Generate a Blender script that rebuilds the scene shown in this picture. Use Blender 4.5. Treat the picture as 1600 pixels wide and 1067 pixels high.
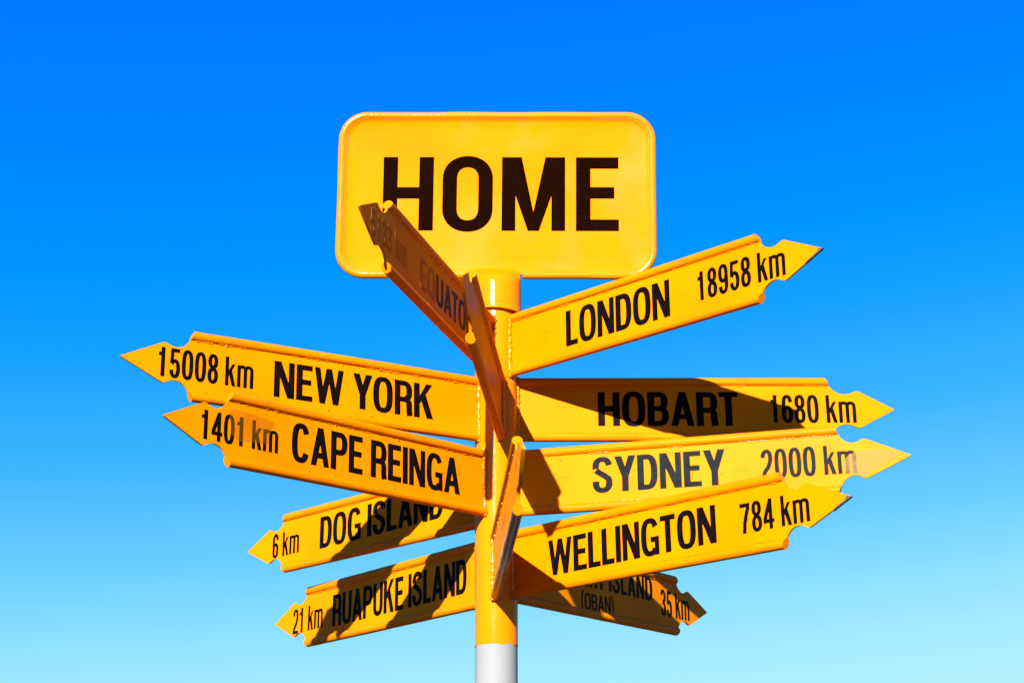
import bpy, bmesh, math, random
from mathutils import Vector, Matrix, noise
from mathutils.geometry import delaunay_2d_cdt

random.seed(11)
for o in list(bpy.data.objects):
    bpy.data.objects.remove(o, do_unlink=True)
SC = bpy.context.scene
COL = SC.collection
R = math.radians

# ------------------------------------------------------------------ camera
GROUND_TO_EYE = 1.6
FOCAL_PX = 2614.35
cam = bpy.data.cameras.new('camera')
cam.sensor_width = 36.0
cam.lens = 36.0 * FOCAL_PX / 1600.0
cam.shift_x = 31.73 / 1600.0
cam.shift_y = -89.18 / 1600.0
cam.clip_start = 0.1
cam.clip_end = 8000
cam.dof.use_dof = True
cam.dof.focus_distance = 3.95
cam.dof.aperture_fstop = 9.0
camo = bpy.data.objects.new('camera', cam)
camo.location = (-0.01138, -4.0881, GROUND_TO_EYE)
camo.rotation_euler = (R(90 + 20.603), 0, 0)
COL.objects.link(camo)
SC.camera = camo

# ------------------------------------------------------------------ light
SUN_AZ, SUN_EL = 16.0, 22.0       # degrees left of the line from post to camera, and height
sun = bpy.data.lights.new('sun', 'SUN')
sun.energy = 5.0
sun.angle = R(0.55)
sun.color = (1.0, 0.965, 0.90)
suno = bpy.data.objects.new('sun', sun)
sdir = Vector((-math.sin(R(SUN_AZ)) * math.cos(R(SUN_EL)), -math.cos(R(SUN_AZ)) * math.cos(R(SUN_EL)), math.sin(R(SUN_EL))))
suno.rotation_euler = sdir.to_track_quat('Z', 'Y').to_euler()
suno.location = sdir * 30
COL.objects.link(suno)

EXPOSURE = 2.0
EXP = 2.0 ** EXPOSURE

def lin(c):
    c = c / 255.0
    return c / 12.92 if c <= 0.04045 else ((c + 0.055) / 1.055) ** 2.4

world = bpy.data.worlds.new('World')
SC.world = world
world.use_nodes = True
nt = world.node_tree
nt.nodes.clear()
outw = nt.nodes.new('ShaderNodeOutputWorld')
sky = nt.nodes.new('ShaderNodeTexSky')
sky.sky_type = 'NISHITA'
sky.sun_disc = False
sky.sun_elevation = R(SUN_EL)
sky.sun_rotation = R(180 + SUN_AZ)
tint = nt.nodes.new('ShaderNodeMix')
tint.data_type = 'RGBA'
tint.blend_type = 'MULTIPLY'
tint.inputs[0].default_value = 1
nt.links.new(sky.outputs[0], tint.inputs[6])
tint.inputs[7].default_value = (0.0, 0.10, 0.36, 1)
bg1 = nt.nodes.new('ShaderNodeBackground')
bg1.inputs[1].default_value = 0.05
nt.links.new(tint.outputs[2], bg1.inputs[0])
tc = nt.nodes.new('ShaderNodeTexCoord')
sep = nt.nodes.new('ShaderNodeSeparateXYZ')
nt.links.new(tc.outputs['Generated'], sep.inputs[0])
asin = nt.nodes.new('ShaderNodeMath')
asin.operation = 'ARCSINE'
nt.links.new(sep.outputs[2], asin.inputs[0])
div = nt.nodes.new('ShaderNodeMath')
div.operation = 'DIVIDE'
div.inputs[1].default_value = math.pi / 2
div.use_clamp = True
# the clear sky is a little paler on the right, as if seen through more air there
skew = nt.nodes.new('ShaderNodeMath')
skew.operation = 'MULTIPLY_ADD'
skew.inputs[1].default_value = -R(4.5)
nt.links.new(sep.outputs[0], skew.inputs[0])
nt.links.new(asin.outputs[0], skew.inputs[2])
nt.links.new(skew.outputs[0], div.inputs[0])
ramp = nt.nodes.new('ShaderNodeValToRGB')
# how the clear sky pales towards the horizon: elevation in degrees, colour
SKY = [(0, (206, 244, 255), (.25, .27, .20)), (3, (196, 243, 255), (.31, .34, .27)), (7.2, (170, 238, 255), (.24, .33, .36)), (8.7, (150, 231, 255), (.225, .318, .36)),
       (11.8, (105, 207, 255), (.18, .26, .34)), (15.0, (62, 182, 255), (.13, .206, .29)), (18.7, (20, 162, 255), (.108, .169, .256)),
       (21.6, (0, 148, 255), (.09, .147, .22)), (25.9, (0, 133, 255), (.078, .125, .2)), (30.3, (0, 122, 255), (.065, .105, .17)),
       (50, (0, 100, 232), (.04, .06, .1)), (90, (0, 84, 205), (.033, .05, .09))]
els = ramp.color_ramp.elements
while len(els) > 1:
    els.remove(els[-1])
for i, (e, c, nis) in enumerate(SKY):
    t = [lin(v) / EXP for v in c]
    col = (t[0], max(0, t[1] - nis[1] * 0.10), max(0.02, t[2] - nis[2] * 0.36 + 0.01), 1)
    el = els[0] if i == 0 else els.new(e / 90.0)
    el.position = e / 90.0
    el.color = col
nt.links.new(div.outputs[0], ramp.inputs[0])
bg2 = nt.nodes.new('ShaderNodeBackground')
bg2.inputs[1].default_value = 1.0
nt.links.new(ramp.outputs[0], bg2.inputs[0])
add = nt.nodes.new('ShaderNodeAddShader')
nt.links.new(bg1.outputs[0], add.inputs[0])
nt.links.new(bg2.outputs[0], add.inputs[1])
nt.links.new(add.outputs[0], outw.inputs[0])

SC.view_settings.view_transform = 'Standard'
SC.view_settings.look = 'None'
SC.view_settings.exposure = EXPOSURE
SC.view_settings.gamma = 1
SC.view_settings.use_curve_mapping = False
SC.render.engine = 'CYCLES'
SC.cycles.max_bounces = 8
SC.cycles.diffuse_bounces = 5

# ------------------------------------------------------------------ materials
def new_mat(name):
    m = bpy.data.materials.new(name)
    m.use_nodes = True
    n = m.node_tree.nodes
    return m, m.node_tree, n['Principled BSDF']

def N(t, typ, **kw):
    n = t.nodes.new(typ)
    for k, v in kw.items():
        setattr(n, k, v)
    return n

def ramp_node(t, src, stops):
    r = t.nodes.new('ShaderNodeValToRGB')
    e = r.color_ramp.elements
    e[0].position, e[0].color = stops[0][0], (*stops[0][1], 1)
    e[1].position, e[1].color = stops[-1][0], (*stops[-1][1], 1)
    for p, c in stops[1:-1]:
        q = e.new(p)
        q.color = (*c, 1)
    t.links.new(src, r.inputs[0])
    return r

def noise_tex(t, scale, detail=3, rough=.5, coord='Object', stretch=None):
    tcn = t.nodes.new('ShaderNodeTexCoord')
    nz = t.nodes.new('ShaderNodeTexNoise')
    nz.inputs['Scale'].default_value = scale
    nz.inputs['Detail'].default_value = detail
    nz.inputs['Roughness'].default_value = rough
    if stretch:
        mp = t.nodes.new('ShaderNodeMapping')
        mp.inputs['Scale'].default_value = stretch
        t.links.new(tcn.outputs[coord], mp.inputs[0])
        t.links.new(mp.outputs[0], nz.inputs['Vector'])
    else:
        t.links.new(tcn.outputs[coord], nz.inputs['Vector'])
    return nz

def paint(name, base, dirt=(0.22, 0.055, 0.002), dirt_lo=.62, dirt_hi=.80, rough=.36, bump=.10, spots=True, coat=0.0, spec=.014, patch=False):
    """brushed-on gloss enamel: colour drifts a little, brush marks, runs, small chips"""
    m, t, p = new_mat(name)
    big = noise_tex(t, 3.2, 4, .55)
    r1 = ramp_node(t, big.outputs[0], [(.28, (base[0] * .92, base[1] * (.84 if base[2] == 0 else .92), base[2] * .91)), (.50, base), (.74, (base[0] * 1.04, base[1] * (1.09 if base[2] == 0 else 1.04), base[2] * 1.04))])
    streak = noise_tex(t, 26, 5, .65, stretch=(.35, 1, 1.8))
    r2 = ramp_node(t, streak.outputs[0], [(dirt_lo, (0, 0, 0)), (dirt_hi, (1, 1, 1))])
    mx = N(t, 'ShaderNodeMix', data_type='RGBA')
    mul = N(t, 'ShaderNodeMath', operation='MULTIPLY')
    mul.inputs[1].default_value = .5
    t.links.new(r2.outputs[0], mul.inputs[0])
    t.links.new(mul.outputs[0], mx.inputs[0])
    t.links.new(r1.outputs[0], mx.inputs[6])
    mx.inputs[7].default_value = (*dirt, 1)
    last = mx.outputs[2]
    if spots:
        sp = noise_tex(t, 70, 2, .4)
        gate = noise_tex(t, 5, 2, .5)
        r3 = ramp_node(t, sp.outputs[0], [(.715, (0, 0, 0)), (.745, (1, 1, 1))])
        r4 = ramp_node(t, gate.outputs[0], [(.50, (0, 0, 0)), (.60, (1, 1, 1))])
        m2 = N(t, 'ShaderNodeMath', operation='MULTIPLY')
        t.links.new(r3.outputs[0], m2.inputs[0])
        t.links.new(r4.outputs[0], m2.inputs[1])
        mx2 = N(t, 'ShaderNodeMix', data_type='RGBA')
        t.links.new(m2.outputs[0], mx2.inputs[0])
        t.links.new(last, mx2.inputs[6])
        mx2.inputs[7].default_value = (.14, .04, .012, 1)
        last = mx2.outputs[2]
    if patch:
        pn = noise_tex(t, 4.5, 5, .6)
        pr = ramp_node(t, pn.outputs[0], [(.50, (0, 0, 0)), (.74, (.45, .45, .45))])
        mx3 = N(t, 'ShaderNodeMix', data_type='RGBA')
        t.links.new(pr.outputs[0], mx3.inputs[0])
        t.links.new(last, mx3.inputs[6])
        mx3.inputs[7].default_value = (base[0] * 1.04, base[1] * 1.22, .030, 1)
        last = mx3.outputs[2]
    t.links.new(last, p.inputs['Base Color'])
    rn = noise_tex(t, 9, 3)
    rr = N(t, 'ShaderNodeMapRange')
    rr.inputs['To Min'].default_value = rough - .08
    rr.inputs['To Max'].default_value = rough + .14
    t.links.new(rn.outputs[0], rr.inputs[0])
    t.links.new(rr.outputs[0], p.inputs['Roughness'])
    p.inputs['Coat Weight'].default_value = coat
    p.inputs['Specular IOR Level'].default_value = spec
    p.inputs['Coat Roughness'].default_value = .12
    # relief: slow waviness of the sheet plus orange peel
    b1n = noise_tex(t, 11, 2, .4)
    b2n = noise_tex(t, 95, 3, .6)
    b1 = N(t, 'ShaderNodeBump')
    b1.inputs['Strength'].default_value = .30
    b1.inputs['Distance'].default_value = .004
    t.links.new(b1n.outputs[0], b1.inputs['Height'])
    b2 = N(t, 'ShaderNodeBump')
    b2.inputs['Strength'].default_value = bump
    b2.inputs['Distance'].default_value = .0016
    t.links.new(b2n.outputs[0], b2.inputs['Height'])
    t.links.new(b1.outputs[0], b2.inputs['Normal'])
    t.links.new(b2.outputs[0], p.inputs['Normal'])
    t.links.new(b2.outputs[0], p.inputs['Coat Normal'])
    return m

YEL = (0.46, 0.121, 0.0)
M_YEL = paint('yellow_enamel', YEL, bump=.16)
M_TUBE = paint('yellow_tube_enamel', (0.45, 0.110, 0.0), bump=.34, dirt_lo=.54, spec=.03)
M_HOME = paint('home_sign_enamel', (0.46, 0.116, 0.0), bump=.05, dirt_lo=.70, dirt_hi=.92, rough=.40, spots=False, spec=.008, patch=True)
M_POST = paint('post_enamel', (0.46, 0.116, 0.0), bump=.30, rough=.16, spec=.07)
M_RIM = paint('home_rim_enamel', (0.46, 0.114, 0.0), bump=.30, rough=.15, spec=.22, spots=False)
M_WELD = paint('weld_enamel', (0.46, 0.114, 0.0), bump=.7, rough=.17, dirt_lo=.52, spec=.22)
M_WHITE = paint('white_enamel', (.148, .151, .152), dirt=(.085, .078, .066), bump=.30, rough=.45, spots=False, spec=.04)

def mat_weathered():
    """old tube: paint worn to bare grey-brown metal in streaks along its length"""
    m, t, p = new_mat('worn_tube')
    nz = noise_tex(t, 30, 5, .7, stretch=(.12, 1, 1))
    r = ramp_node(t, nz.outputs[0], [(.34, (.035, .024, .018)), (.48, (.10, .065, .04)), (.56, (.36, .31, .25)), (.62, (.45, .17, .01))])
    tc2 = t.nodes.new('ShaderNodeTexCoord')
    sx = t.nodes.new('ShaderNodeSeparateXYZ')
    t.links.new(tc2.outputs['Object'], sx.inputs[0])
    g1 = N(t, 'ShaderNodeMapRange')
    g1.inputs['From Min'].default_value = .16
    g1.inputs['From Max'].default_value = .42
    t.links.new(sx.outputs[0], g1.inputs[0])
    mxw = N(t, 'ShaderNodeMix', data_type='RGBA')
    t.links.new(g1.outputs[0], mxw.inputs[0])
    mxw.inputs[6].default_value = (.44, .11, .001, 1)
    t.links.new(r.outputs[0], mxw.inputs[7])
    t.links.new(mxw.outputs[2], p.inputs['Base Color'])
    p.inputs['Roughness'].default_value = .40
    p.inputs['Specular IOR Level'].default_value = .20
    b = N(t, 'ShaderNodeBump')
    b.inputs['Strength'].default_value = .5
    b.inputs['Distance'].default_value = .003
    t.links.new(nz.outputs[0], b.inputs['Height'])
    t.links.new(b.outputs[0], p.inputs['Normal'])
    return m
M_WORN = mat_weathered()

def mat_wornface():
    m, t, p = new_mat('worn_face_enamel')
    nz = noise_tex(t, 16, 6, .7, stretch=(.25, 1, 2.2))
    r = ramp_node(t, nz.outputs[0], [(.44, (.55, .165, .001)), (.58, (.50, .140, .002)), (.66, (.22, .075, .008)), (.76, (.13, .055, .015))])
    t.links.new(r.outputs[0], p.inputs['Base Color'])
    p.inputs['Roughness'].default_value = .42
    p.inputs['Specular IOR Level'].default_value = .04
    b = N(t, 'ShaderNodeBump')
    b.inputs['Strength'].default_value = .4
    b.inputs['Distance'].default_value = .002
    t.links.new(nz.outputs[0], b.inputs['Height'])
    t.links.new(b.outputs[0], p.inputs['Normal'])
    return m
M_WORNFACE = mat_wornface()

def mat_letter():
    m, t, p = new_mat('black_vinyl')
    nz = noise_tex(t, 40, 4, .6)
    r = ramp_node(t, nz.outputs[0], [(.35, (.0020, .0012, .0012)), (.75, (.0045, .0028, .0026))])
    t.links.new(r.outputs[0], p.inputs['Base Color'])
    p.inputs['Roughness'].default_value = .33
    p.inputs['Specular IOR Level'].default_value = .015
    b = N(t, 'ShaderNodeBump')
    b.inputs['Strength'].default_value = .15
    b.inputs['Distance'].default_value = .001
    t.links.new(nz.outputs[0], b.inputs['Height'])
    t.links.new(b.outputs[0], p.inputs['Normal'])
    return m
M_BLACK = mat_letter()

def mat_worn_letter():
    """old vinyl gone grey in scratches (the SYDNEY board)"""
    m, t, p = new_mat('greyed_vinyl')
    nz = noise_tex(t, 26, 5, .7)
    r = ramp_node(t, nz.outputs[0], [(.40, (.003, .0032, .0035)), (.60, (.0065, .0075, .009)), (.72, (.020, .022, .024))])
    p.inputs['Specular IOR Level'].default_value = .015
    t.links.new(r.outputs[0], p.inputs['Base Color'])
    p.inputs['Roughness'].default_value = .42
    return m
M_GREYED = mat_worn_letter()

def mat_sheen_letter():  # reflection washing out the EQUATOR lettering, painted into the letter colour
    m, t, p = new_mat('painted_sheen_letter')
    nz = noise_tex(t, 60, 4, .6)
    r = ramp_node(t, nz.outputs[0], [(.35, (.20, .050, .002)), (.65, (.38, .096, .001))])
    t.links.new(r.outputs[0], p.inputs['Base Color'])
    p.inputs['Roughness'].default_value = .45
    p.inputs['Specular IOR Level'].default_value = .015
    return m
M_SHEEN = mat_sheen_letter()

def mat_home_letter():
    m, t, p = new_mat('brown_black_letter')
    nz = noise_tex(t, 420, 3, .8)
    r = ramp_node(t, nz.outputs[0], [(.36, (.0012, .0003, .0001)), (.66, (.0075, .0020, .0006))])
    t.links.new(r.outputs[0], p.inputs['Base Color'])
    p.inputs['Roughness'].default_value = .9
    p.inputs['Specular IOR Level'].default_value = .0
    return m
M_BROWN = mat_home_letter()

def mat_translucent(name, color, alpha, rough, edge_scale=20):
    m, t, p = new_mat(name)
    p.inputs['Base Color'].default_value = (*color, 1)
    p.inputs['Roughness'].default_value = rough
    p.inputs['Specular IOR Level'].default_value = .03
    nz = noise_tex(t, edge_scale, 4, .6)
    mr = N(t, 'ShaderNodeMapRange')
    mr.inputs['From Min'].default_value = .3
    mr.inputs['From Max'].default_value = .7
    mr.inputs['To Min'].default_value = alpha * .6
    mr.inputs['To Max'].default_value = min(1, alpha * 1.35)
    t.links.new(nz.outputs[0], mr.inputs[0])
    t.links.new(mr.outputs[0], p.inputs['Alpha'])
    return m
M_TAPE = mat_translucent('aged_clear_tape', (.15, .065, .003), .26, .6, 12)
M_RESIDUE = mat_translucent('chalky_residue', (.30, .17, .060), .36, .8, 40)

def mat_rust():
    m, t, p = new_mat('bare_dark_metal')
    nz = noise_tex(t, 80, 4)
    r = ramp_node(t, nz.outputs[0], [(.35, (.02, .012, .01)), (.7, (.07, .04, .025))])
    t.links.new(r.outputs[0], p.inputs['Base Color'])
    p.inputs['Roughness'].default_value = .6
    return m
M_RUST = mat_rust()

def mat_ground():
    m, t, p = new_mat('dark_gravel_ground')
    a = noise_tex(t, .4, 6, .6)
    b = noise_tex(t, 45, 4, .7)
    r = ramp_node(t, a.outputs[0], [(.35, (.030, .019, .011)), (.65, (.055, .036, .022))])
    r2 = ramp_node(t, b.outputs[0], [(.3, (.45, .45, .45)), (.7, (1.3, 1.3, 1.3))])
    mx = N(t, 'ShaderNodeMix', data_type='RGBA', blend_type='MULTIPLY')
    mx.inputs[0].default_value = 1
    t.links.new(r.outputs[0], mx.inputs[6])
    t.links.new(r2.outputs[0], mx.inputs[7])
    t.links.new(mx.outputs[2], p.inputs['Base Color'])
    p.inputs['Roughness'].default_value = .95
    bp = N(t, 'ShaderNodeBump')
    bp.inputs['Distance'].default_value = .02
    t.links.new(b.outputs[0], bp.inputs['Height'])
    t.links.new(bp.outputs[0], p.inputs['Normal'])
    return m
M_GROUND = mat_ground()

# ------------------------------------------------------------------ helpers
def link_mesh(name, bm, mat, parent=None, smooth=None, loc=None):
    bmesh.ops.recalc_face_normals(bm, faces=bm.faces[:])
    me = bpy.data.meshes.new(name)
    bm.to_mesh(me)
    bm.free()
    me.materials.append(mat)
    o = bpy.data.objects.new(name, me)
    if loc is not None:
        o.location = loc
    COL.objects.link(o)
    if parent:
        o.parent = parent
    if smooth is not None:
        for pl in me.polygons:
            pl.use_smooth = True
        me.set_sharp_from_angle(angle=R(smooth))
    return o

def thing(name, label, cat, loc=(0, 0, 0), rot=None, group=None):
    o = bpy.data.objects.new(name, None)
    o.empty_display_size = .05
    COL.objects.link(o)
    o.location = loc
    if rot is not None:
        o.rotation_euler = rot
    o['label'] = label
    o['category'] = cat
    if group:
        o['group'] = group
    return o

def sweep(bm, pts, rad, seg=14, closed=False, radf=None, endf=None):
    """tube along pts; radf(i) scales the radius, endf moves cap points"""
    rings = []
    n = len(pts)
    up = None
    for i, p in enumerate(pts):
        if closed:
            d = (pts[(i + 1) % n] - pts[i - 1]).normalized()
        else:
            d = (pts[min(i + 1, n - 1)] - pts[max(i - 1, 0)]).normalized()
        if up is None:
            up = d.orthogonal().normalized()
        up = (up - d * up.dot(d)).normalized()
        sd = d.cross(up)
        r = rad * (radf(i) if radf else 1)
        ring = []
        for k in range(seg):
            a = 2 * math.pi * k / seg
            ring.append(bm.verts.new(p + (up * math.cos(a) + sd * math.sin(a)) * r))
        rings.append(ring)
    m = n if closed else n - 1
    for i in range(m):
        A, B = rings[i], rings[(i + 1) % n]
        for k in range(seg):
            bm.faces.new((A[k], A[(k + 1) % seg], B[(k + 1) % seg], B[k]))
    if not closed:
        bm.faces.new(rings[0])
        bm.faces.new(rings[-1])
    return rings

def lumpy_bead(bm, a, b, r, jitter=.35, step=None, seed=0, seg=8, freq=90.0, flat=None):
    L = (b - a).length
    step = step or r * .8
    n = max(3, int(L / step))
    pts, rad = [], []
    for i in range(n + 1):
        t = i / n
        p = a.lerp(b, t)
        q = noise.noise_vector(Vector((t * L * freq, seed * 7.3, 1.7)))
        pts.append(p + q * r * jitter)
        rad.append(max(.25, 1 + 1.1 * jitter * noise.noise(Vector((t * L * freq * 1.3, seed * 3.1, 9.2)))))
    sweep(bm, pts, r, seg, radf=lambda i: rad[i])

# ------------------------------------------------------------------ lettering drawn stroke by stroke
def sup(cx, cy, rx, ry, a0, a1, n=2.5, steps=20):
    out = []
    for i in range(steps + 1):
        a = R(a0 + (a1 - a0) * i / steps)
        c, s = math.cos(a), math.sin(a)
        out.append((cx + rx * math.copysign(abs(c) ** (2 / n), c), cy + ry * math.copysign(abs(s) ** (2 / n), s)))
    return out

def stroke(path, S, B, closed=False):
    """convex quads for a stroke whose width follows its direction (stem S, bar B)"""
    polys = []
    n = len(path)
    L, Rr = [], []
    for i in range(n):
        if closed:
            p0, p1 = path[i - 1], path[(i + 1) % n]
        else:
            p0, p1 = path[max(0, i - 1)], path[min(n - 1, i + 1)]
        dx, dy = p1[0] - p0[0], p1[1] - p0[1]
        l = math.hypot(dx, dy) or 1
        dx, dy = dx / l, dy / l
        w = math.hypot(S * dy, B * dx) / 2
        L.append((path[i][0] - dy * w, path[i][1] + dx * w))
        Rr.append((path[i][0] + dy * w, path[i][1] - dx * w))
    for i in range(n if closed else n - 1):
        j = (i + 1) % n
        polys.append([L[i], L[j], Rr[j], Rr[i]])
    return polys

def rect(x0, y0, x1, y1):
    return [[(x0, y0), (x1, y0), (x1, y1), (x0, y1)]]

def glyph(ch, S, B):
    l, b, t = S / 2, B / 2, 1 - B / 2
    w = .60
    P = []
    if ch == 'I':
        return rect(0, 0, S, 1), S
    if ch == 'H':
        w = .62
        return rect(0, 0, S, 1) + rect(w - S, 0, w, 1) + rect(S * .5, .5 - b * 1.0, w - S * .5, .5 + b * 1.0 + .02), w
    if ch == 'L':
        w = .47
        return rect(0, 0, S, 1) + rect(S * .5, 0, w, B), w
    if ch == 'E':
        w = .52
        return rect(0, 0, S, 1) + rect(S * .5, 0, w, B) + rect(S * .5, 1 - B, w - .01, 1) + rect(S * .5, .5 - b + .02, w - .045, .5 + b + .02), w
    if ch == 'T':
        w = .54
        return rect(0, 1 - B, w, 1) + rect(w / 2 - l, 0, w / 2 + l, 1 - b), w
    if ch == 'N':
        w = .64
        return rect(0, 0, S * .92, 1) + rect(w - S * .92, 0, w, 1) + [[(0, 1), (S * 1.08, 1), (w, 0), (w - S * 1.08, 0)]], w
    if ch == 'M':
        w = .80
        k = S * .95
        m = w / 2
        return rect(0, 0, k, 1) + rect(w - k, 0, w, 1) + [[(0, 1), (k * 1.3, 1), (m + k * .42, .0), (m - k * .42, .0)]] + [[(w, 1), (w - k * 1.3, 1), (m - k * .42, .0), (m + k * .42, .0)]], w
    if ch == 'A':
        w = .66
        m = w / 2
        return [[(0, 0), (S * .98, 0), (m + S * .50, 1), (m - S * .50, 1)]] + [[(w, 0), (w - S * .98, 0), (m - S * .50, 1), (m + S * .50, 1)]] + rect(w * .24, .20, w * .76, .20 + B), w
    if ch == 'W':
        w = .94
        k = S * .90
        q = w * .27
        m = w / 2
        return [[(0, 1), (k, 1), (q + k * .5, 0), (q - k * .5, 0)], [(q - k * .5, 0), (q + k * .5, 0), (m + k * .5, 1), (m - k * .5, 1)],
                [(w - q - k * .5, 0), (w - q + k * .5, 0), (m + k * .5, 1), (m - k * .5, 1)], [(w, 1), (w - k, 1), (w - q - k * .5, 0), (w - q + k * .5, 0)]], w
    if ch == 'Y':
        w = .64
        m = w / 2
        return [[(0, 1), (S * 1.1, 1), (m + l, .40), (m - l, .40)], [(w, 1), (w - S * 1.1, 1), (m - l, .40), (m + l, .40)]] + rect(m - l, 0, m + l, .42), w
    if ch == 'K':
        w = .66
        return rect(0, 0, S, 1) + [[(S * .7, .33), (S * .7, .54), (w - S * 1.15 - .01, 1), (w - .02, 1)]] + [[(S * 1.25, .50), (S * 2.1, .68), (w, 0), (w - S * 1.12, 0)]], w
    if ch in 'PRBD':
        w = .60
        if ch == 'D':
            path = [(l, t), (w * .45, t)] + sup(w * .45, .5, w - l - w * .45, .5 - b, 90, -90, 2.7, 26) + [(l, b)]
            return rect(0, 0, S, 1) + stroke(path, S, B), w
        y1 = .46 if ch != 'B' else .51
        cy = (t + y1) / 2
        xr = w - l - (.02 if ch == 'B' else 0)
        path = [(l, t), (w * .52, t)] + sup(w * .52, cy, xr - w * .52, (t - y1) / 2, 90, -90, 2.5, 20) + [(l, y1)]
        P = rect(0, 0, S, 1) + stroke(path, S, B)
        if ch == 'B':
            cy = (y1 + b) / 2
            path = [(l, y1), (w * .52, y1)] + sup(w * .52, cy, w - l - w * .52, (y1 - b) / 2, 90, -90, 2.5, 20) + [(l, b)]
            P += stroke(path, S, B)
        if ch == 'R':
            path = [(w * .50, y1)] + sup(w * .50, y1 - .13, xr - w * .50 - .005, .13, 90, 0, 2.4, 8) + [(xr - .004, .15), (xr + .02, 0.0)]
            P += stroke(path, S, B)
        return P, w
    if ch in 'OQ0':
        w = .66 if ch != '0' else .50
        P = stroke(sup(w / 2, .5, w / 2 - l, .515 - b, 0, 360, 2.75, 44)[:-1], S, B, True)
        if ch == 'Q':
            P += [[(w * .50, .22), (w * .66, .30), (w * 1.02, .02), (w * .90, -.08)]]
        return P, w
    if ch == 'C':
        w = .62
        return stroke(sup(w / 2, .5, w / 2 - l, .515 - b, 28, 332, 2.7, 40), S, B), w
    if ch == 'G':
        w = .65
        return stroke(sup(w / 2, .5, w / 2 - l, .515 - b, 30, 320, 2.7, 40), S, B) + rect(w - S * .80, 0, w, .50) + rect(w * .54, .50 - B, w - .02, .50), w
    if ch == 'U':
        w = .62
        return stroke([(l, 1), (l, .34)] + sup(w / 2, .34, w / 2 - l, .34 + .012 - b, 180, 360, 2.5, 24)[1:-1] + [(w - l, .34), (w - l, 1)], S, B), w
    if ch in 'S':
        w = .60
        r = w / 2 - l
        hy = (1.03 - 2 * b) / 4
        cu, cl = 1.015 - b - hy, -.015 + b + hy
        path = sup(w / 2, cu, r, hy, 8, 200, 2.3, 18) + [(w * .36, .555), (w * .64, .455)] + sup(w / 2, cl, r, hy, 20, -188, 2.3, 18)
        return stroke(path, S, B), w
    if ch == '(':
        return stroke([(.22, 1.12), (.12, .9), (.065, .62), (.065, .3), (.12, .02), (.22, -.2)], S * .8, B * .8), .26
    if ch == ')':
        return stroke([(.04, 1.12), (.14, .9), (.195, .62), (.195, .3), (.14, .02), (.04, -.2)], S * .8, B * .8), .26
    w = .47
    if ch == '1':
        return rect(.47 - .13 - S, 0, .47 - .13, 1) + [[(.06, .70), (.06, .81), (.22, .86), (.30, 1), (.34 - S * .3, 1), (.34 - S * .3, .72)]], .47
    if ch == '2':
        r = w / 2 - l
        path = sup(w / 2, .72, r, .295 - b, 178, -8, 2.3, 18) + [(w - l - .02, .56), (w * .62, .40), (w * .30, .235), (l + .02, .12), (l, .03)]
        return stroke(path, S, B) + rect(0, 0, w, B) , w
    if ch == '3':
        r = w / 2 - l
        return stroke(sup(w / 2, .755, r - .01, .26 - b, 172, -80, 2.3, 18) + [(w * .42, .525)], S, B) + stroke([(w * .42, .52)] + sup(w / 2, .26, r, .275 - b, 80, -176, 2.3, 18), S, B), w
    if ch == '4':
        w = .50
        return rect(w - .08 - S * .95, 0, w - .08, 1) + rect(0, .20, w, .20 + B) + [[(0, .22), (0, .36), (w - .08 - S * .9, 1), (w - .08, 1), (S * .95, .20 + B)]], w
    if ch == '5':
        r = w / 2 - l
        return rect(.06, 1 - B, w - .03, 1) + [[(.055, 1), (.055 + S * .8, 1), (.035 + S * .8, .50), (.02, .50)]] + stroke(sup(w / 2, .315, r, .33 - b, 150, -172, 2.3, 22), S, B), w
    if ch in '69':
        r = w / 2 - l
        lower = stroke(sup(w / 2, .305, r, .32 - b, 0, 360, 2.4, 30)[:-1], S, B, True)
        path = [(l, .32), (l, .62)] + sup(w / 2, .66, r, .355 - b, 178, 12, 2.4, 18)
        P = lower + stroke(path, S, B)
        if ch == '9':
            P = [[(w - x, 1 - y) for x, y in q] for q in P]
        return P, w
    if ch == '7':
        return rect(0, 1 - B * 1.05, w, 1) + stroke([(w - S * .4, 1 - B), (w * .66, .66), (w * .45, .36), (w * .36, 0)], S, B), w
    if ch == '8':
        r = w / 2 - l
        return stroke(sup(w / 2, .755, r - .012, .26 - b, 0, 360, 2.3, 28)[:-1], S, B, True) + stroke(sup(w / 2, .268, r, .283 - b, 0, 360, 2.3, 28)[:-1], S, B, True), w
    if ch == 'k':
        w = .47
        return rect(0, 0, S * .92, 1) + [[(S * .6, .27), (S * .6, .45), (w - S * .98, .76), (w - .02, .76)]] + [[(S * 1.0, .40), (S * 1.75, .56), (w, 0), (w - S * .98, 0)]], w
    if ch == 'm':
        w = .74
        s = S * .92
        h = .765
        x = [s / 2, w / 2, w - s / 2]
        P = rect(0, 0, s, h)
        for i in (0, 1):
            P += stroke([(x[i], h - .2)] + sup((x[i] + x[i + 1]) / 2, h - .18, (x[i + 1] - x[i]) / 2, .19 - b * .9, 160, 0, 2.4, 14) + [(x[i + 1], 0)], s, B * .9)
        return P, w
    raise ValueError(ch)

def layout(text, S, B, track=.085, space=.26):
    x = 0
    out = []
    kern = {'LO': -.0, 'YD': -.02, 'AT': -.04, 'YO': -.03, 'RT': -.02, 'AR': 0}
    for i, ch in enumerate(text):
        if ch == ' ':
            x += space
            continue
        polys, w = glyph(ch, S, B)
        x += kern.get(text[max(0, i - 1):i + 1], 0)
        out.append((ch, polys, x, w))
        x += w + track
    return out, x - track

def area(q):
    return sum(q[i][0] * q[(i + 1) % len(q)][1] - q[(i + 1) % len(q)][0] * q[i][1] for i in range(len(q))) / 2

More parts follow.
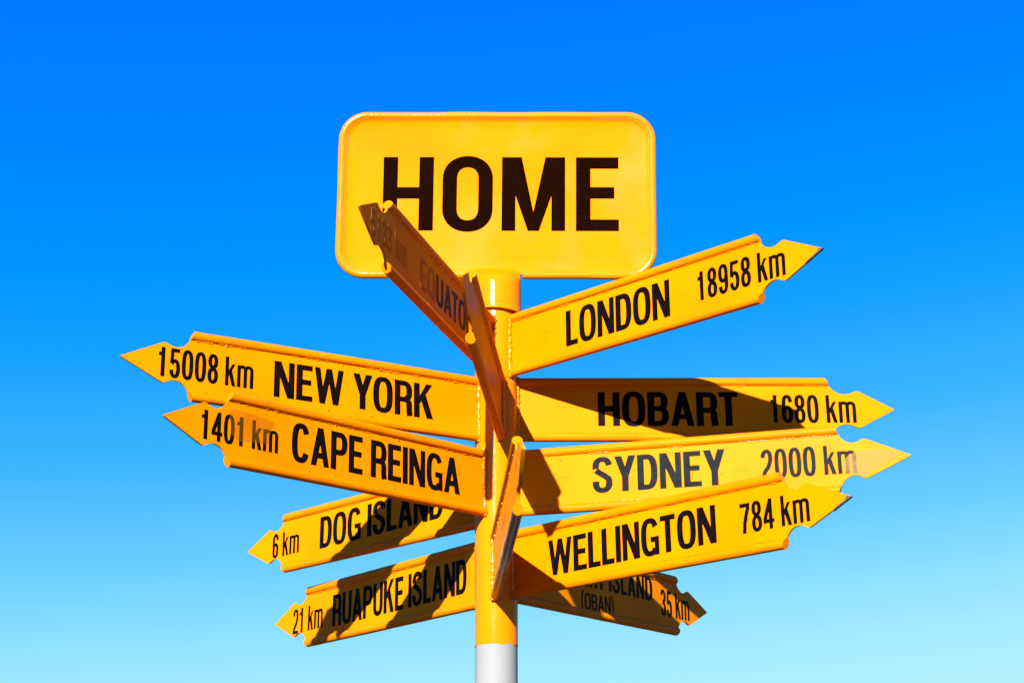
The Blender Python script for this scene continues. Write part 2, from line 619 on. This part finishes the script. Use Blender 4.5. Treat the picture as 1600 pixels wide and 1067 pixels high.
def letter_mesh(polys, fmap, thick, bm):
    """union of the strokes, raised by the film's thickness"""
    verts, faces = [], []
    for q in polys:
        if abs(area(q)) < 1e-7:
            continue
        if area(q) < 0:
            q = q[::-1]
        i0 = len(verts)
        verts += [Vector(p) for p in q]
        faces.append(list(range(i0, i0 + len(q))))
    res = delaunay_2d_cdt(verts, [], faces, 1, 1e-5)
    vs, fs = res[0], res[2]
    bottom = [bm.verts.new(fmap(v[0], v[1], 0)) for v in vs]
    top = [bm.verts.new(fmap(v[0], v[1], thick)) for v in vs]
    edges = {}
    for fi, f in enumerate(fs):
        if not res[5][fi]:
            continue
        bm.faces.new([top[i] for i in f])
        for k in range(len(f)):
            a, b = f[k], f[(k + 1) % len(f)]
            edges[(a, b)] = 1
    for a, b in edges:
        if (b, a) not in edges:
            bm.faces.new((bottom[a], bottom[b], top[b], top[a]))

# ------------------------------------------------------------------ ground
def build_ground():
    bm = bmesh.new()
    rings = [0.0, .5, 1.5, 4, 10, 25, 60, 150, 500, 1500, 4000]
    seg = 64
    prev = [bm.verts.new((0, 0, 0))]
    for r in rings[1:]:
        cur = []
        for k in range(seg):
            a = 2 * math.pi * k / seg
            x, y = r * math.cos(a), r * math.sin(a)
            z = 0 if r < 2 else .05 * noise.noise(Vector((x * .08, y * .08, 0))) * min(1, r / 10)
            cur.append(bm.verts.new((x, y, z)))
        for k in range(seg):
            if len(prev) == 1:
                bm.faces.new((prev[0], cur[k], cur[(k + 1) % seg]))
            else:
                bm.faces.new((prev[k], cur[k], cur[(k + 1) % seg], prev[(k + 1) % seg]))
        prev = cur
    o = link_mesh('ground', bm, M_GROUND, smooth=60)
    o['kind'] = 'structure'
build_ground()

# ------------------------------------------------------------------ the post
def post_r(z):
    return .0522 + max(0, z - 2.2) * .0030
PR = .0535
post = thing('sign_post', 'round steel post painted yellow above white, carrying all the arrow signs', 'post', (0, 0, 0))

def cyl(bm, r, z0, z1, nz=10, seg=72, lump=.0, topcap=True, botcap=True, zj=0, seed=0):
    rings = []
    for i in range(nz + 1):
        z = z0 + (z1 - z0) * i / nz
        ring = []
        for k in range(seg):
            a = 2 * math.pi * k / seg
            c, s = math.cos(a), math.sin(a)
            rr = r(z) + lump * noise.noise(Vector((c * 1.6, s * 1.6, z * 6 + seed)))
            zz = z
            if i == 0 and zj:
                zz += zj * noise.noise(Vector((c * 2.5, s * 2.5, 3.3)))
            ring.append(bm.verts.new((c * rr, s * rr, zz)))
        rings.append(ring)
    for A, Bq in zip(rings, rings[1:]):
        for k in range(seg):
            bm.faces.new((A[k], A[(k + 1) % seg], Bq[(k + 1) % seg], Bq[k]))
    if botcap:
        bm.faces.new(rings[0])
    if topcap:
        bm.faces.new(rings[-1])
    return rings

bm = bmesh.new()
cyl(bm, lambda z: .0516 + max(0, 2.0 - z) * .0004, -.02, 2.26, nz=40, lump=.0006)
link_mesh('white_shaft', bm, M_WHITE, post, smooth=40)
bm = bmesh.new()
cyl(bm, post_r, 2.2045, 3.085, nz=60, lump=.0010, zj=.007, botcap=False, seed=4)
link_mesh('yellow_shaft', bm, M_POST, post, smooth=40)

# ------------------------------------------------------------------ arrow signs
H = .1674
L1, LB, LT = .8298, .9004, 1.0028
TR = .0113          # tube radius

def profile(dl=0, db=0):
    """upper outline from the outer corner to the tip: (u, v)"""
    l1, lb, lt = L1 + dl, LB + dl + db, LT + dl
    k = (lb - l1) / .083
    h = H / 100
    pts = [(0, 50), (.0035, 45.5), (.006, 42.4), (.0105, 37.5), (.017, 32.4), (.025, 28.3), (.034, 25.3), (.045, 23.7), (.054, 23.4),
           (.063, 24.3), (.071, 26.0), (.077, 27.4), (.083, 28.4), (.089, 28.0)]
    out = [(l1 + u * k, v * h) for u, v in pts]
    out += [(lt - .004, 1.6 * h), (lt - .0008, .55 * h)]
    return out

def end_u(prof, v):
    """u of the cut edge at height v, for the tube ends"""
    v = abs(v)
    for (ua, va), (ub, vb) in zip(prof, prof[1:]):
        if vb <= v <= va:
            return ua + (ub - ua) * (va - v) / max(1e-9, va - vb)
    return prof[0][0]

def build_sign(label, az, z, tilt, lat, dl, db, side, texts, seed, opts=()):
    root = thing('arrow_sign', label, 'sign', (0, 0, z), group='yellow arrow signs on the post')
    d = Vector((math.cos(R(az)), -math.sin(R(az)), 0))
    nrm = Vector((math.sin(R(az)), math.cos(R(az)), 0))
    root.location = Vector((0, 0, z)) + nrm * lat
    root.rotation_euler = (Matrix.Rotation(-R(az), 4, 'Z') @ Matrix.Rotation(-R(tilt), 4, 'Y')).to_euler()
    prof = profile(dl, db)
    worn = 'worn' in opts
    PR = post_r(z)
    # the plate: between the tubes, then the arrow head, with a slight bow
    TH = .0042 if worn else .0028
    u_root = PR * .90
    vin = H / 2 - TR * 1.0
    head = [p for p in prof if p[1] <= vin]
    u_start = end_u(prof, vin)
    top = [(u_root, vin)]
    nseg = 16
    top += [(u_root + (u_start - u_root) * i / nseg, vin) for i in range(1, nseg + 1)]
    top += head
    tip = (LT + dl, 0)
    outline = top + [tip] + [(u, -v) for u, v in reversed(top)]
    bm = bmesh.new()
    bow = lambda u, v: .0022 * math.sin(u * 4.1 + seed) * (.4 + .6 * u)
    # a grid of spans so the plate can bow: strips between top outline and bottom outline
    rowsT = top + [tip]
    nv = 6
    for s in (-1, 1):
        prev = None
        for (u, v) in rowsT:
            row = []
            for j in range(nv + 1):
                vv = v * (1 - 2 * j / nv)
                row.append(bm.verts.new((u, s * TH + bow(u, vv), vv)))
            if prev:
                for j in range(nv):
                    bm.faces.new((prev[j], prev[j + 1], row[j + 1], row[j]))
            prev = row
    bmesh.ops.remove_doubles(bm, verts=bm.verts[:], dist=1e-6)
    # rim
    be = [e for e in bm.edges if e.is_boundary]
    bmesh.ops.bridge_loops(bm, edges=be)
    board = link_mesh('board', bm, M_WORNFACE if worn else M_YEL, root, smooth=50)
    # edge tubes with the notch cut through their ends
    for sg in (1, -1):
        bm = bmesh.new()
        vc = sg * (H / 2 - TR)
        seg = 20
        nu = 40
        rings = []
        for i in range(nu + 1):
            f = i / nu
            ring = []
            for k in range(seg):
                a = 2 * math.pi * k / seg
                jj = 1 + .035 * noise.noise(Vector((f * 22, math.cos(a), seed * 3 + sg)))
                yy, vv = math.cos(a) * TR * jj, math.sin(a) * TR * jj
                v = vc + vv
                ue = end_u(prof, min(H / 2, abs(v)))
                u = u_root + (ue - u_root) * f
                # weld smear: the back end of the tube drops slightly
                ring.append(bm.verts.new((u, yy + bow(u, v), v)))
            rings.append(ring)
        for A, Bq in zip(rings, rings[1:]):
            for k in range(seg):
                bm.faces.new((A[k], A[(k + 1) % seg], Bq[(k + 1) % seg], Bq[k]))
        bm.faces.new(rings[0])
        capf = bm.faces.new(rings[-1])
        o = link_mesh('edge_tube', bm, M_WORN if (worn and sg < 0) else M_TUBE, root, smooth=45)
        if worn and sg < 0:
            o.data.materials.append(M_TUBE)
            for pg in o.data.polygons:
                if len(pg.vertices) > 4:
                    pg.material_index = 1
            o['label'] = 'lower edge tube worn to bare grey metal'
    # broken seam of weld between plate and tubes, on the seen side and the other
    rnd = random.Random(seed * 17 + 3)
    bm = bmesh.new()
    for sd in (-1, 1):
        for sg in (1, -1):
            v = sg * (H / 2 - 2 * TR + .0006)
            u = u_root + .01
            while u < L1 + dl - .01:
                ln = rnd.uniform(.015, .09)
                e = min(u + ln, L1 + dl - .004)
                if rnd.random() < (.85 if sg > 0 else .4):
                    n = max(2, int((e - u) / .03))
                    r = rnd.uniform(.0011, .0025) * (1 if sg > 0 else .8)
                    a = Vector((u, sd * (TH + .0001) + bow(u, v), v + rnd.uniform(-.001, .001)))
                    b2 = Vector((e, sd * (TH + .0001) + bow(e, v), v + rnd.uniform(-.001, .001)))
                    lumpy_bead(bm, a, b2, r, .62, step=.004, seed=rnd.random() * 50, seg=6, freq=160)
                if rnd.random() < .22:
                    uu = rnd.uniform(u, e)
                    c = Vector((uu, sd * (TH + .0005) + bow(uu, v), v - sg * rnd.uniform(0, .004)))
                    bmesh.ops.create_icosphere(bm, subdivisions=1, radius=rnd.uniform(.0014, .0034), matrix=Matrix.Translation(c))
                u = e + rnd.uniform(0, .02)
    link_mesh('seam_weld', bm, M_WELD, root, smooth=80)['kind'] = 'stuff'
    # weld of the plate to the post, both sides
    bm = bmesh.new()
    for sd in (-1, 1):
        ur = PR + .0005
        a = Vector((ur, sd * (TH + .002), -H / 2 - .001))
        b2 = Vector((ur, sd * (TH + .002), H / 2 + .001))
        lumpy_bead(bm, a, b2, .0052, .42, step=.0028, seed=seed + sd * .3, seg=10, freq=110)
        for i in range(10):
            c = Vector((ur + rnd.uniform(0, .008), sd * (TH + rnd.uniform(0.000, .004)), rnd.uniform(-.5, .5) * H))
            bmesh.ops.create_icosphere(bm, subdivisions=1, radius=rnd.uniform(.0015, .0032), matrix=Matrix.Translation(c))
    for sg in (-1, 1):
        for i in range(9):
            a = 2 * math.pi * i / 9
            c = Vector((PR + .002, math.cos(a) * TR * .95, sg * (H / 2 - TR) + math.sin(a) * TR * .95))
            bmesh.ops.create_icosphere(bm, subdivisions=1, radius=rnd.uniform(.002, .0042), matrix=Matrix.Translation(c))
    link_mesh('root_weld', bm, M_WELD, root, smooth=80)['kind'] = 'stuff'
    # lettering lies on the board's seen face
    for (txt, u0, u1, v0, v1, cap, S, B, trk, spc, mat) in texts:
        write_on_bowed(txt, board, u0, u1, v0, v1, cap, side, TH, bow, S, B, mat, trk, spc)
    if 'rust_tip' in opts:
        bm = bmesh.new()
        t0 = LT + dl
        pts = [(t0 + .0012, 0), (t0 - .013, .0045), (t0 - .011, .001), (t0 - .015, -.0035), (t0 - .045, -.0205), (t0 - .046, -.0232), (t0 - .004, -.0036)]
        for s in (-1, 1):
            vs = [bm.verts.new((u, s * (TH + .0006) + bow(u, v), v)) for u, v in pts]
            bm.faces.new(vs)
        bm.verts.ensure_lookup_table()
        n = len(pts)
        for i in range(n):
            bm.faces.new((bm.verts[i], bm.verts[(i + 1) % n], bm.verts[n + (i + 1) % n], bm.verts[n + i]))
        link_mesh('bare_tip', bm, M_RUST, board)
    for kind, poly, mat in [o for o in opts if isinstance(o, tuple)]:
        bm = bmesh.new()
        vs = []
        for s in (0, 1):
            vs.append([bm.verts.new((u, side * (TH + .0008 + s * .0002) + bow(u, v), v)) for u, v in poly])
        bm.faces.new(vs[1])
        o = link_mesh(kind, bm, mat, board)
    return root

def write_on_bowed(txt, parent, u0, u1, v0, v1, cap, side, TH, bow, S, B, mat, trk, spc):
    lay, W = layout(txt, S, B, trk, spc)
    k = (u1 - u0) / W
    for li, (ch, polys, x, w) in enumerate(lay):
        bm = bmesh.new()
        cu = u0 + (x + w / 2) * k
        vb = v0 + (v1 - v0) * (x + w / 2) / W
        yb = side * TH + bow(cu, 0)
        def fm(px, py, th):
            du = (px - w / 2) * k
            return Vector((du, side * (th + .0001) + bow(cu + du, 0) - bow(cu, 0), py * cap))
        letter_mesh(polys, fm, .0005, bm)
        o = link_mesh('numeral' if ch.isdigit() else 'letter', bm, M_SHEEN if li < mat[1] else mat[0], parent)
        o.location = (cu, yb, vb)

NS, NB = .198, .146        # name letters: stem and bar as a share of cap height
DS, DB = .170, .128        # distances
def nm(t, u0, u1, v0=-.0435, v1=-.0435, cap=.088, S=NS, B=NB, trk=.062, spc=.25, mat=M_BLACK, n_sheen=0):
    return (t, u0, u1, v0, v1, cap, S, B, trk, spc, (mat, n_sheen))
def ds(t, u0, u1, v0=-.035, v1=-.035, cap=.0705, S=DS, B=DB, trk=.07, spc=.25, mat=M_BLACK):
    return (t, u0, u1, v0, v1, cap, S, B, trk, spc, (mat, 0))

build_sign('yellow arrow sign reading LONDON 18958 km, rising to the right below the HOME sign',
           44.656, 2.9551, -.023, -.0014, -.0021, .0011, -1,
           [nm('LONDON', .2455, .575, -.048, -.050, .092), ds('18958 km', .655, .9035)], 1, ('rust_tip',))
build_sign('yellow arrow sign reading HOBART 1680 km, half in dark shadow, between LONDON and SYDNEY',
           .396, 2.7971, -.138, -.0006, .0052, .0097, -1,
           [nm('HOBART', .258, .613, cap=.089), ds('1680 km', .6915, .911, cap=.0722)], 2)
build_sign('yellow arrow sign reading SYDNEY 2000 km, chalky patch on its point, below HOBART',
           16.414, 2.6017, .079, -.0020, .0080, -.0045, -1,
           [nm('SYDNEY', .248, .576, -.0385, -.0410, .088, mat=M_GREYED), ds('2000 km', .661, .885, -.0335, -.0335, .0705, mat=M_GREYED)], 3,
           (('residue_patch', [(.862, .006), (.882, .0165), (.928, .0205), (.963, .0165), (.985, .0065), (.984, .001), (.955, -.014), (.925, -.030), (.902, -.0425), (.880, -.040), (.866, -.038), (.852, -.020)], M_RESIDUE),))
build_sign('yellow arrow sign reading WELLINGTON 784 km, overlapping the lower edge of SYDNEY',
           43.681, 2.3958, .744, .0063, .0044, -.0053, -1,
           [nm('WELLINGTON', .170, .663, -.0465, -.0425, .085, trk=.06), ds('784 km', .728, .905, cap=.066)], 4, ('rust_tip',))
build_sign('shaded arrow sign reading ISLAND (OBAN) 35 km, pointing away beneath WELLINGTON',
           -52.819, 2.3982, 1.124, -.0096, -.0034, -.0010, -1,
           [nm('STEWART ISLAND', .165, .704, -.004, -.0025, .0665, trk=.09), nm('(OBAN)', .350, .505, -.0625, -.0600, .042, trk=.09, S=.16, B=.13),
            ds('35 km', .746, .899, -.0355, -.0355, .072)], 5)
build_sign('yellow arrow sign reading 15008 km NEW YORK, just above CAPE REINGA on the left',
           148.623, 2.7905, -1.092, .0013, -.0120, -.0012, 1,
           [nm('NEW YORK', .6165, .187, -.0445, -.0445, .088), ds('15008 km', .905, .669, -.034, -.034, .0695)], 6)
build_sign('orange-yellow arrow sign reading 1401 km CAPE REINGA with a strip of old tape',
           135.469, 2.5973, -.984, .0091, -.0101, -.0018, 1,
           [nm('CAPE REINGA', .6535, .1385, -.0425, -.0433, .0885, trk=.06), ds('1401 km', .8995, .692, -.0335, -.0335, .0645)], 7,
           (('tape_strip', [(.826, .036), (.812, .046), (.7975, .0462), (.735, .041), (.704, .034), (.712, .018), (.7196, -.0165), (.760, -.020), (.800, -.0238), (.818, -.012)], M_TAPE),))
build_sign('yellow arrow sign reading 6 km DOG ISLAND striped by shadow, under CAPE REINGA',
           -134.770, 2.5820, -.269, .0098, .0024, -.0001, 1,
           [nm('DOG ISLAND', .6775, .1795, -.0405, -.0345, .088), ds('6 km', .8885, .769, -.0365, -.0355, .068)], 8)
build_sign('yellow arrow sign reading 21 km RUAPUKE ISLAND striped by shadow, lowest on the left',
           -128.234, 2.3835, -.136, .0147, .0003, .0009, 1,
           [nm('RUAPUKE ISLAND', .7055, .0967, -.0445, -.0385, .087, trk=.06), ds('21 km', .908, .7545, -.0405, -.0385, .069)], 9)
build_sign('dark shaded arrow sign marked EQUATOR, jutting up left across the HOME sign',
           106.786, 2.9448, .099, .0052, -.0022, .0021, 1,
           [nm('EQUATOR', .618, .222, -.039, -.034, .0725, n_sheen=2), ds('5133 km', .938, .712, -.036, -.030, .060, mat=M_SHEEN)], 10)
build_sign('narrow dark arrow sign seen end-on, between the EQUATOR sign and the post',
           95.621, 2.7850, 1.150, .0180, -.0654, 0, 1, [], 11)
build_sign('weathered arrow sign seen edge-on low on the post, lower tube worn to grey',
           86.644, 2.3852, 3.400, -.0057, -.0500, 0, 1, [], 12, ('worn',))

# ------------------------------------------------------------------ HOME sign on its sleeve
HX, HZ, HW, HH = .0008, 3.3915, .8505, .4603
LEAN, ROLL, YAW = .1348, .0148, -.0292
home = thing('home_sign', 'large yellow rounded rectangular sign reading HOME in dark letters, on top of the post', 'sign', (HX, 0, HZ))
pl = bpy.data.objects.new('plate', None)
Mx = Matrix.Rotation(YAW, 4, 'Z') @ Matrix.Rotation(LEAN, 4, 'X') @ Matrix.Rotation(ROLL, 4, 'Y')
RIM = .0105
CR_ = .078

def rrect(w, h, r, n=12):
    pts = []
    for cx, cz, a0 in ((w / 2 - r, h / 2 - r, 0), (-w / 2 + r, h / 2 - r, 90), (-w / 2 + r, -h / 2 + r, 180), (w / 2 - r, -h / 2 + r, 270)):
        for i in range(n + 1):
            a = R(a0 + 90 * i / n)
            pts.append((cx + r * math.cos(a), cz + r * math.sin(a)))
    return pts

bpy.data.objects.remove(pl)
bm = bmesh.new()
inner = rrect(HW - 2 * RIM, HH - 2 * RIM, CR_ - RIM)
# dished sheet: concentric loops, a soft swage just inside the rim
loops = []
for sc, dy in ((0, -.0075), (.0085, -.0068), (.0120, -.0040), (.0165, -.0018), (.024, -.0004), (.05, .0004)):
    w2, h2 = HW - 2 * RIM - 2 * sc, HH - 2 * RIM - 2 * sc
    loops.append([(x, dy, z) for x, z in rrect(w2, h2, max(.02, CR_ - RIM - sc * .8))])
vl = []
for lp in loops:
    vl.append([bm.verts.new(p) for p in lp])
for A, Bq in zip(vl, vl[1:]):
    n = len(A)
    for k in range(n):
        bm.faces.new((A[k], A[(k + 1) % n], Bq[(k + 1) % n], Bq[k]))
bm.faces.new(vl[-1])
back = [bm.verts.new((x, .0075, z)) for x, z in inner]
n = len(back)
for k in range(n):
    bm.faces.new((vl[0][k], vl[0][(k + 1) % n], back[(k + 1) % n], back[k]))
bm.faces.new(back)
plate = link_mesh('plate', bm, M_HOME, home, smooth=30)
plate.data.materials.append(M_RIM)
for pg in plate.data.polygons[:3 * len(inner)]:
    pg.material_index = 1
plate.matrix_local = Mx

# rim tube, open at the bottom where the sleeve passes
bm = bmesh.new()
outer = rrect(HW - 2 * RIM, HH - 2 * RIM, CR_ - RIM, 14)
# walk from just right of the sleeve, round the plate, back to its left
start_x, end_x = .072, -.055
loop = [Vector((x, 0, z)) for x, z in outer]
zb = -(HH / 2 - RIM)
seq = []
nR = 10
br = [p for p in outer[45:]]
path2 = [(start_x, zb)] + [(start_x + (outer[45][0] - start_x) * i / nR, zb) for i in range(1, nR)]
path2 += outer[45:]
def densify(a, b, n):
    return [(a[0] + (b[0] - a[0]) * i / n, a[1] + (b[1] - a[1]) * i / n) for i in range(1, n)]
path2 += densify(outer[-1], outer[0], 10) + outer[:15] + densify(outer[14], outer[15], 24) + outer[15:30] + densify(outer[29], outer[30], 10) + outer[30:45]
path2 += densify(outer[44], (end_x, zb), 10) + [(end_x, zb)]
pv = []
for i, (x, z) in enumerate(path2):
    if pv and (Vector((x, 0, z)) - pv[-1]).length < 1e-4:
        continue
    j = noise.noise_vector(Vector((x * 9, z * 9, 5.0))) * .0008
    pv.append(Vector((x, 0, z)) + j)
sweep(bm, pv, RIM, 18, radf=lambda i: 1 + .05 * noise.noise(Vector((i * .6, 2, 7))))
rim = link_mesh('rim_tube', bm, M_RIM, home, smooth=60)
rim.matrix_local = Mx
# tack welds along the inside of the rim
bm = bmesh.new()
rnd = random.Random(5)
hi = HH / 2 - 2 * RIM
wi = HW / 2 - 2 * RIM
for s in range(26):
    x = -wi + .08 + (2 * wi - .16) * rnd.random()
    bmesh.ops.create_icosphere(bm, subdivisions=1, radius=rnd.uniform(.0012, .003), matrix=Matrix.Translation((x, -.001, hi + rnd.uniform(-.001, .002))))
for s in range(46):
    z = (rnd.random() * 2 - 1) * (hi - .05)
    sx = rnd.choice((-1, 1))
    bmesh.ops.create_icosphere(bm, subdivisions=1, radius=rnd.uniform(.001, .0024), matrix=Matrix.Translation((sx * (wi + .001), -.0015, z)))
for (x0, x1) in ((-.06, .02), (.10, .13), (.27, .33)):
    lumpy_bead(bm, Vector((x0, -.001, hi)), Vector((x1, -.001, hi)), .0018, .6, step=.004, seed=x0 * 9, seg=6)
tk = link_mesh('tack_welds', bm, M_WELD, home, smooth=80)
tk.matrix_local = Mx
tk['kind'] = 'stuff'

# sleeve: round below, squeezed flat against the plate above
bm = bmesh.new()
SR = .0655
seg = 64
zs = [3.052, 3.0505, 3.050, 3.0515, 3.056, 3.075, 3.10, 3.125, 3.14, 3.15, 3.16, 3.168, 3.176, 3.184, 3.192, 3.20]
rings = []
for i, z in enumerate(zs):
    rr = SR - (.006 if i == 0 else .003 if i == 1 else .0008 if i == 2 else 0) + (.0012 if 2 <= i <= 4 else 0)
    f = max(0, min(1, (z - 3.135) / (3.20 - 3.135)))
    f = f * f * (3 - 2 * f)
    yplate = .030 - (z - 3.17) * .1356 + .003
    ring = []
    for k in range(seg):
        a = 2 * math.pi * k / seg
        x, y = math.cos(a) * rr * (1 - .05 * f), math.sin(a) * rr
        if y < yplate:
            y = y + (yplate - y) * f
        # skirt edge runs slightly downhill to the right
        dz = -.004 * (x / SR) if i < 5 else 0
        dz += .0012 * noise.noise(Vector((x * 40, y * 40, 1))) if i < 5 else 0
        ring.append(bm.verts.new((x, y, z + dz)))
    rings.append(ring)
for A, Bq in zip(rings, rings[1:]):
    for k in range(seg):
        bm.faces.new((A[k], A[(k + 1) % seg], Bq[(k + 1) % seg], Bq[k]))
bm.faces.new(rings[-1])
inn = [bm.verts.new((math.cos(2 * math.pi * k / seg) * (PR + .001), math.sin(2 * math.pi * k / seg) * (PR + .001), 3.058)) for k in range(seg)]
for k in range(seg):
    bm.faces.new((rings[0][k], rings[0][(k + 1) % seg], inn[(k + 1) % seg], inn[k]))
slv = link_mesh('sleeve', bm, M_POST, home, smooth=50)
slv.location = (-HX, 0, -HZ)

# HOME lettering (heavier, its own proportions)
GH = {}
def home_glyph(ch):
    S, B = .198, .155
    l, b = S / 2, B / 2
    if ch == 'H':
        w = .690
        return rect(0, 0, S, 1) + rect(w - S, 0, w, 1) + rect(S * .5, .432, w - S * .5, .432 + B), w
    if ch == 'O':
        w = .688
        path = [(w - l, .30), (w - l, .70)] + sup(w / 2, .70, w / 2 - l, .315 - b, 0, 180, 2.15, 26)[1:] + [(l, .30)] + sup(w / 2, .30, w / 2 - l, .315 - b, 180, 360, 2.15, 26)[1:-1]
        return stroke(path, S, B, True), w
    if ch == 'M':
        w = .862
        k = S * .97
        m = w / 2
        return (rect(0, 0, k * .97, 1) + rect(w - k * .97, 0, w, 1) + [[(0, 1), (k * 1.40, 1), (m, .255), (m + .075, .0), (m - .075, 0)]]
                + [[(w, 1), (w - k * 1.40, 1), (m, .255), (m - .075, .0), (m + .075, 0)]]), w
    w = .583
    return rect(0, 0, S, 1) + rect(S * .5, 0, w, B) + rect(S * .5, 1 - B, w - .002, 1) + rect(S * .5, .438, w - .06, .438 + B), w
SET = dict(x=[(284, 510), (550, 775), (815, 1097), (1145, 1335)])
PXW = HW / (1503 - 72)           # metres per pixel of the enlarged view
for ch, (xa, xb) in zip('HOME', SET['x']):
    polys, w = home_glyph(ch)
    k = (xb - xa) * PXW * 1.006 / w
    cap = 325.5 * PXW * 1.05
    cx = ((xa + xb) / 2 - 790.5) * PXW * 1.006
    bm = bmesh.new()
    def fm(px, py, th):
        return Vector(((px - w / 2) * k, -th, py * cap))
    letter_mesh(polys, fm, .0006, bm)
    o = link_mesh('letter', bm, M_BROWN, plate)
    o.location = (cx, .0002, (443 - 603) * PXW * 1.04)
